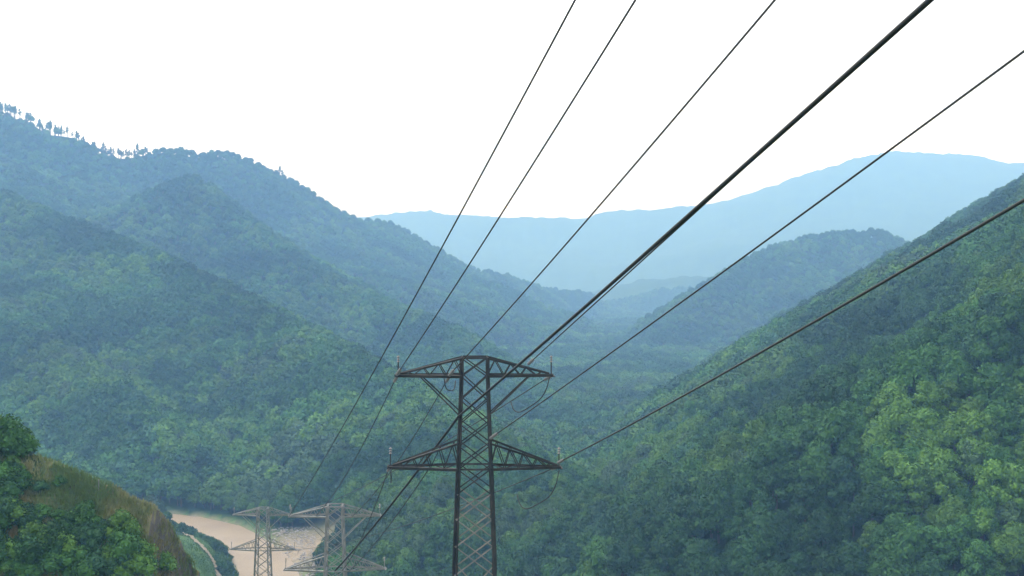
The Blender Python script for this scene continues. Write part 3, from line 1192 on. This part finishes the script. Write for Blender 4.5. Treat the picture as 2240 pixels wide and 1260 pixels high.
for j in range(90):
    t_ = random.uniform(0, len(HEDGE) - 1.001)
    i_ = int(t_)
    x = HEDGE[i_][0] + (HEDGE[i_ + 1][0] - HEDGE[i_][0]) * (t_ - i_) + random.gauss(-1.2, 1.6)
    y = HEDGE[i_][1] + (HEDGE[i_ + 1][1] - HEDGE[i_][1]) * (t_ - i_) + random.gauss(0, 1.2)
    if ground_z(x, y) > 0.1:
        bush(x, y, random.uniform(1.1, 2.3), '%s bush in the hedge along the muddy river', '%s bushes along the river bank', k=random.choice([0, 1, 1, 2]))

# --- dry grass on the knoll
V, F = [], []
gx, gy = [], []
for j in range(21000):
    u = random.uniform(-60, 392) if j < 15000 else random.uniform(380, 520)
    v = random.uniform(965, 1270) if j < 15000 else random.uniform(1150, 1270)
    gx.append(u)
    gy.append(v)
gu, gv = np.array(gx), np.array(gy)
ds = np.concatenate([np.linspace(70, 150, 110), np.linspace(152, 480, 160)])
p0 = np.array([P(u, v, 1.0) for u, v in zip(gu, gv)])
GXX, GYY = p0[:, 0:1] * ds, np.broadcast_to(ds, (len(gu), len(ds)))
H = near_height(GXX, GYY)
ZR = CZ + (p0[:, 2:3] - CZ) * ds
ok = H >= ZR
first = np.argmax(ok, axis=1)
good = ok.any(axis=1)
m0, m1, m2 = zone_masks(GXX[np.arange(len(gu)), first], GYY[np.arange(len(gu)), first], np.zeros(len(gu)), river_dist(GXX[np.arange(len(gu)), first], GYY[np.arange(len(gu)), first]))
good &= m2 < .3
bare = fbm(GXX[np.arange(len(gu)), first] / 7 + 5, GYY[np.arange(len(gu)), first] / 7, 3)
good &= ~((bare > .60) & (GYY[np.arange(len(gu)), first] < 146) & (rng.random(len(gu)) < .7))
for j in np.nonzero(good)[0]:
    i_ = first[j]
    jit = .4 if GYY[j, i_] < 150 else 1.8
    x, y = GXX[j, i_] + random.uniform(-jit, jit), GYY[j, i_] + random.uniform(-jit, jit)
    z = ground_z(x, y) - .1
    for b_ in range(4):
        an = random.uniform(0, 6.28)
        hgt = random.uniform(.35, .85)
        w = .07
        lean = random.uniform(.05, .4)
        dx, dy = math.cos(an), math.sin(an)
        o = len(V)
        V += [(x - dy * w, y + dx * w, z), (x + dy * w, y - dx * w, z), (x + dx * lean, y + dy * lean, z + hgt)]
        F.append((o, o + 1, o + 2))
m_grass, nt, bsdf = new_mat('dry_grass')
sepg = nt.nodes.new('ShaderNodeSeparateXYZ')
nt.links.new(nt.nodes.new('ShaderNodeNewGeometry').outputs['Position'], sepg.inputs[0])
far_f = maprange(nt, sepg.outputs['Y'], 142, 150, 0, 1)
gk = maprange(nt, noise(nt, 0.085, 4), .44, .62, 0, 1)
gc = mixcol(nt, gk, (0.11, 0.18, 0.05), mixcol(nt, noise(nt, .8, 2), (0.24, 0.22, 0.085), (0.42, 0.35, 0.17)))
gc = mixcol(nt, far_f, gc, mixcol(nt, noise(nt, .15, 3), (0.05, 0.12, 0.03), (0.10, 0.19, 0.05)))
nt.links.new(gc, bsdf.inputs['Base Color'])
bsdf.inputs['Roughness'].default_value = 0.85
grass = mesh_obj('grass', V, F, m_grass)
grass['kind'] = 'stuff'
tag(grass, 'dry yellowish and green grass covering the near knoll and river bank', 'grass')

# --- marker post on the knoll crest
h_ = hit(216, 1076, 100, 140)
if h_:
    zz = ground_z(*h_)
    V, F = tube([(0, 0, -.2), (0, 0, 1.35)], 0.06, 8)
    v2, f2 = tube([(0, 0, 1.35), (0, 0, 1.42)], [0.085, 0.02], 8)
    o = len(V)
    V += v2
    F += [tuple(i + o for i in q) for q in f2]
    post = mesh_obj('marker_post', V, F, m_glass)
    post.location = (h_[0], h_[1], zz)
    tag(post, 'short whitish marker post standing on the dry knoll', 'post')

# --- rubble on the gravel bank beside the river
m_rock, nt, bsdf = new_mat('pale_rubble')
nt.links.new(mixcol(nt, noise(nt, .9, 3), (0.16, 0.145, 0.125), (0.34, 0.31, 0.27)), bsdf.inputs['Base Color'])
bsdf.inputs['Roughness'].default_value = 0.9
V, F = [], []
for j in range(1400):
    u, v = random.uniform(575, 690), random.uniform(1165, 1280)
    d_ = CZ * FPX / (v - 600)
    x, y = (u - 1120) / FPX * d_, d_
    z = ground_z(x, y)
    s = random.uniform(.15, .75) ** 1.3
    o = len(V)
    ca, sa = math.cos(j), math.sin(j)
    for vv_ in ICO_V:
        k_ = s * random.uniform(.7, 1.15)
        xx, yy = vv_[0] * k_ * 1.3, vv_[1] * k_
        V.append((x + xx * ca - yy * sa, y + xx * sa + yy * ca, z + vv_[2] * k_ * .7))
    F += [(a_ + o, b_ + o, c_ + o) for a_, b_, c_ in ICO_F]
rub = mesh_obj('rubble', V, F, m_rock)
rub['kind'] = 'stuff'
tag(rub, 'pale rubble strewn over the river bank behind the small pylon', 'rubble')

# ------------------------------------------------------------------ haze
zmin = float(GZ.min()) - 1.5
zmax = max(float(GZ.max()), CZ) + 18
hx, hy0, hy1 = 6900, -6900, 6900
V = [(sx * hx, y, z) for z in (zmin, zmax) for (sx, y) in ((-1, hy0), (1, hy0), (1, hy1), (-1, hy1))]
F = [(0, 3, 2, 1), (4, 5, 6, 7), (0, 1, 5, 4), (1, 2, 6, 5), (2, 3, 7, 6), (3, 0, 4, 7)]
m_haze = bpy.data.materials.new('haze')
m_haze.use_nodes = True
nt = m_haze.node_tree
nt.nodes.clear()
mo = nt.nodes.new('ShaderNodeOutputMaterial')
pv = nt.nodes.new('ShaderNodeVolumePrincipled')
pv.inputs['Color'].default_value = HAZE_COLOR
pv.inputs['Density'].default_value = HAZE_DENSITY
pv.inputs['Absorption Color'].default_value = (1, 1, 1, 1)      # it scatters and hardly absorbs
pv.inputs['Anisotropy'].default_value = 0.0
nt.links.new(pv.outputs[0], mo.inputs['Volume'])
haze = mesh_obj('haze', V, F, m_haze)
haze['kind'] = 'stuff'
tag(haze, 'thin blue haze filling the whole valley', 'haze')
print('zmin', zmin, 'zmax', zmax)
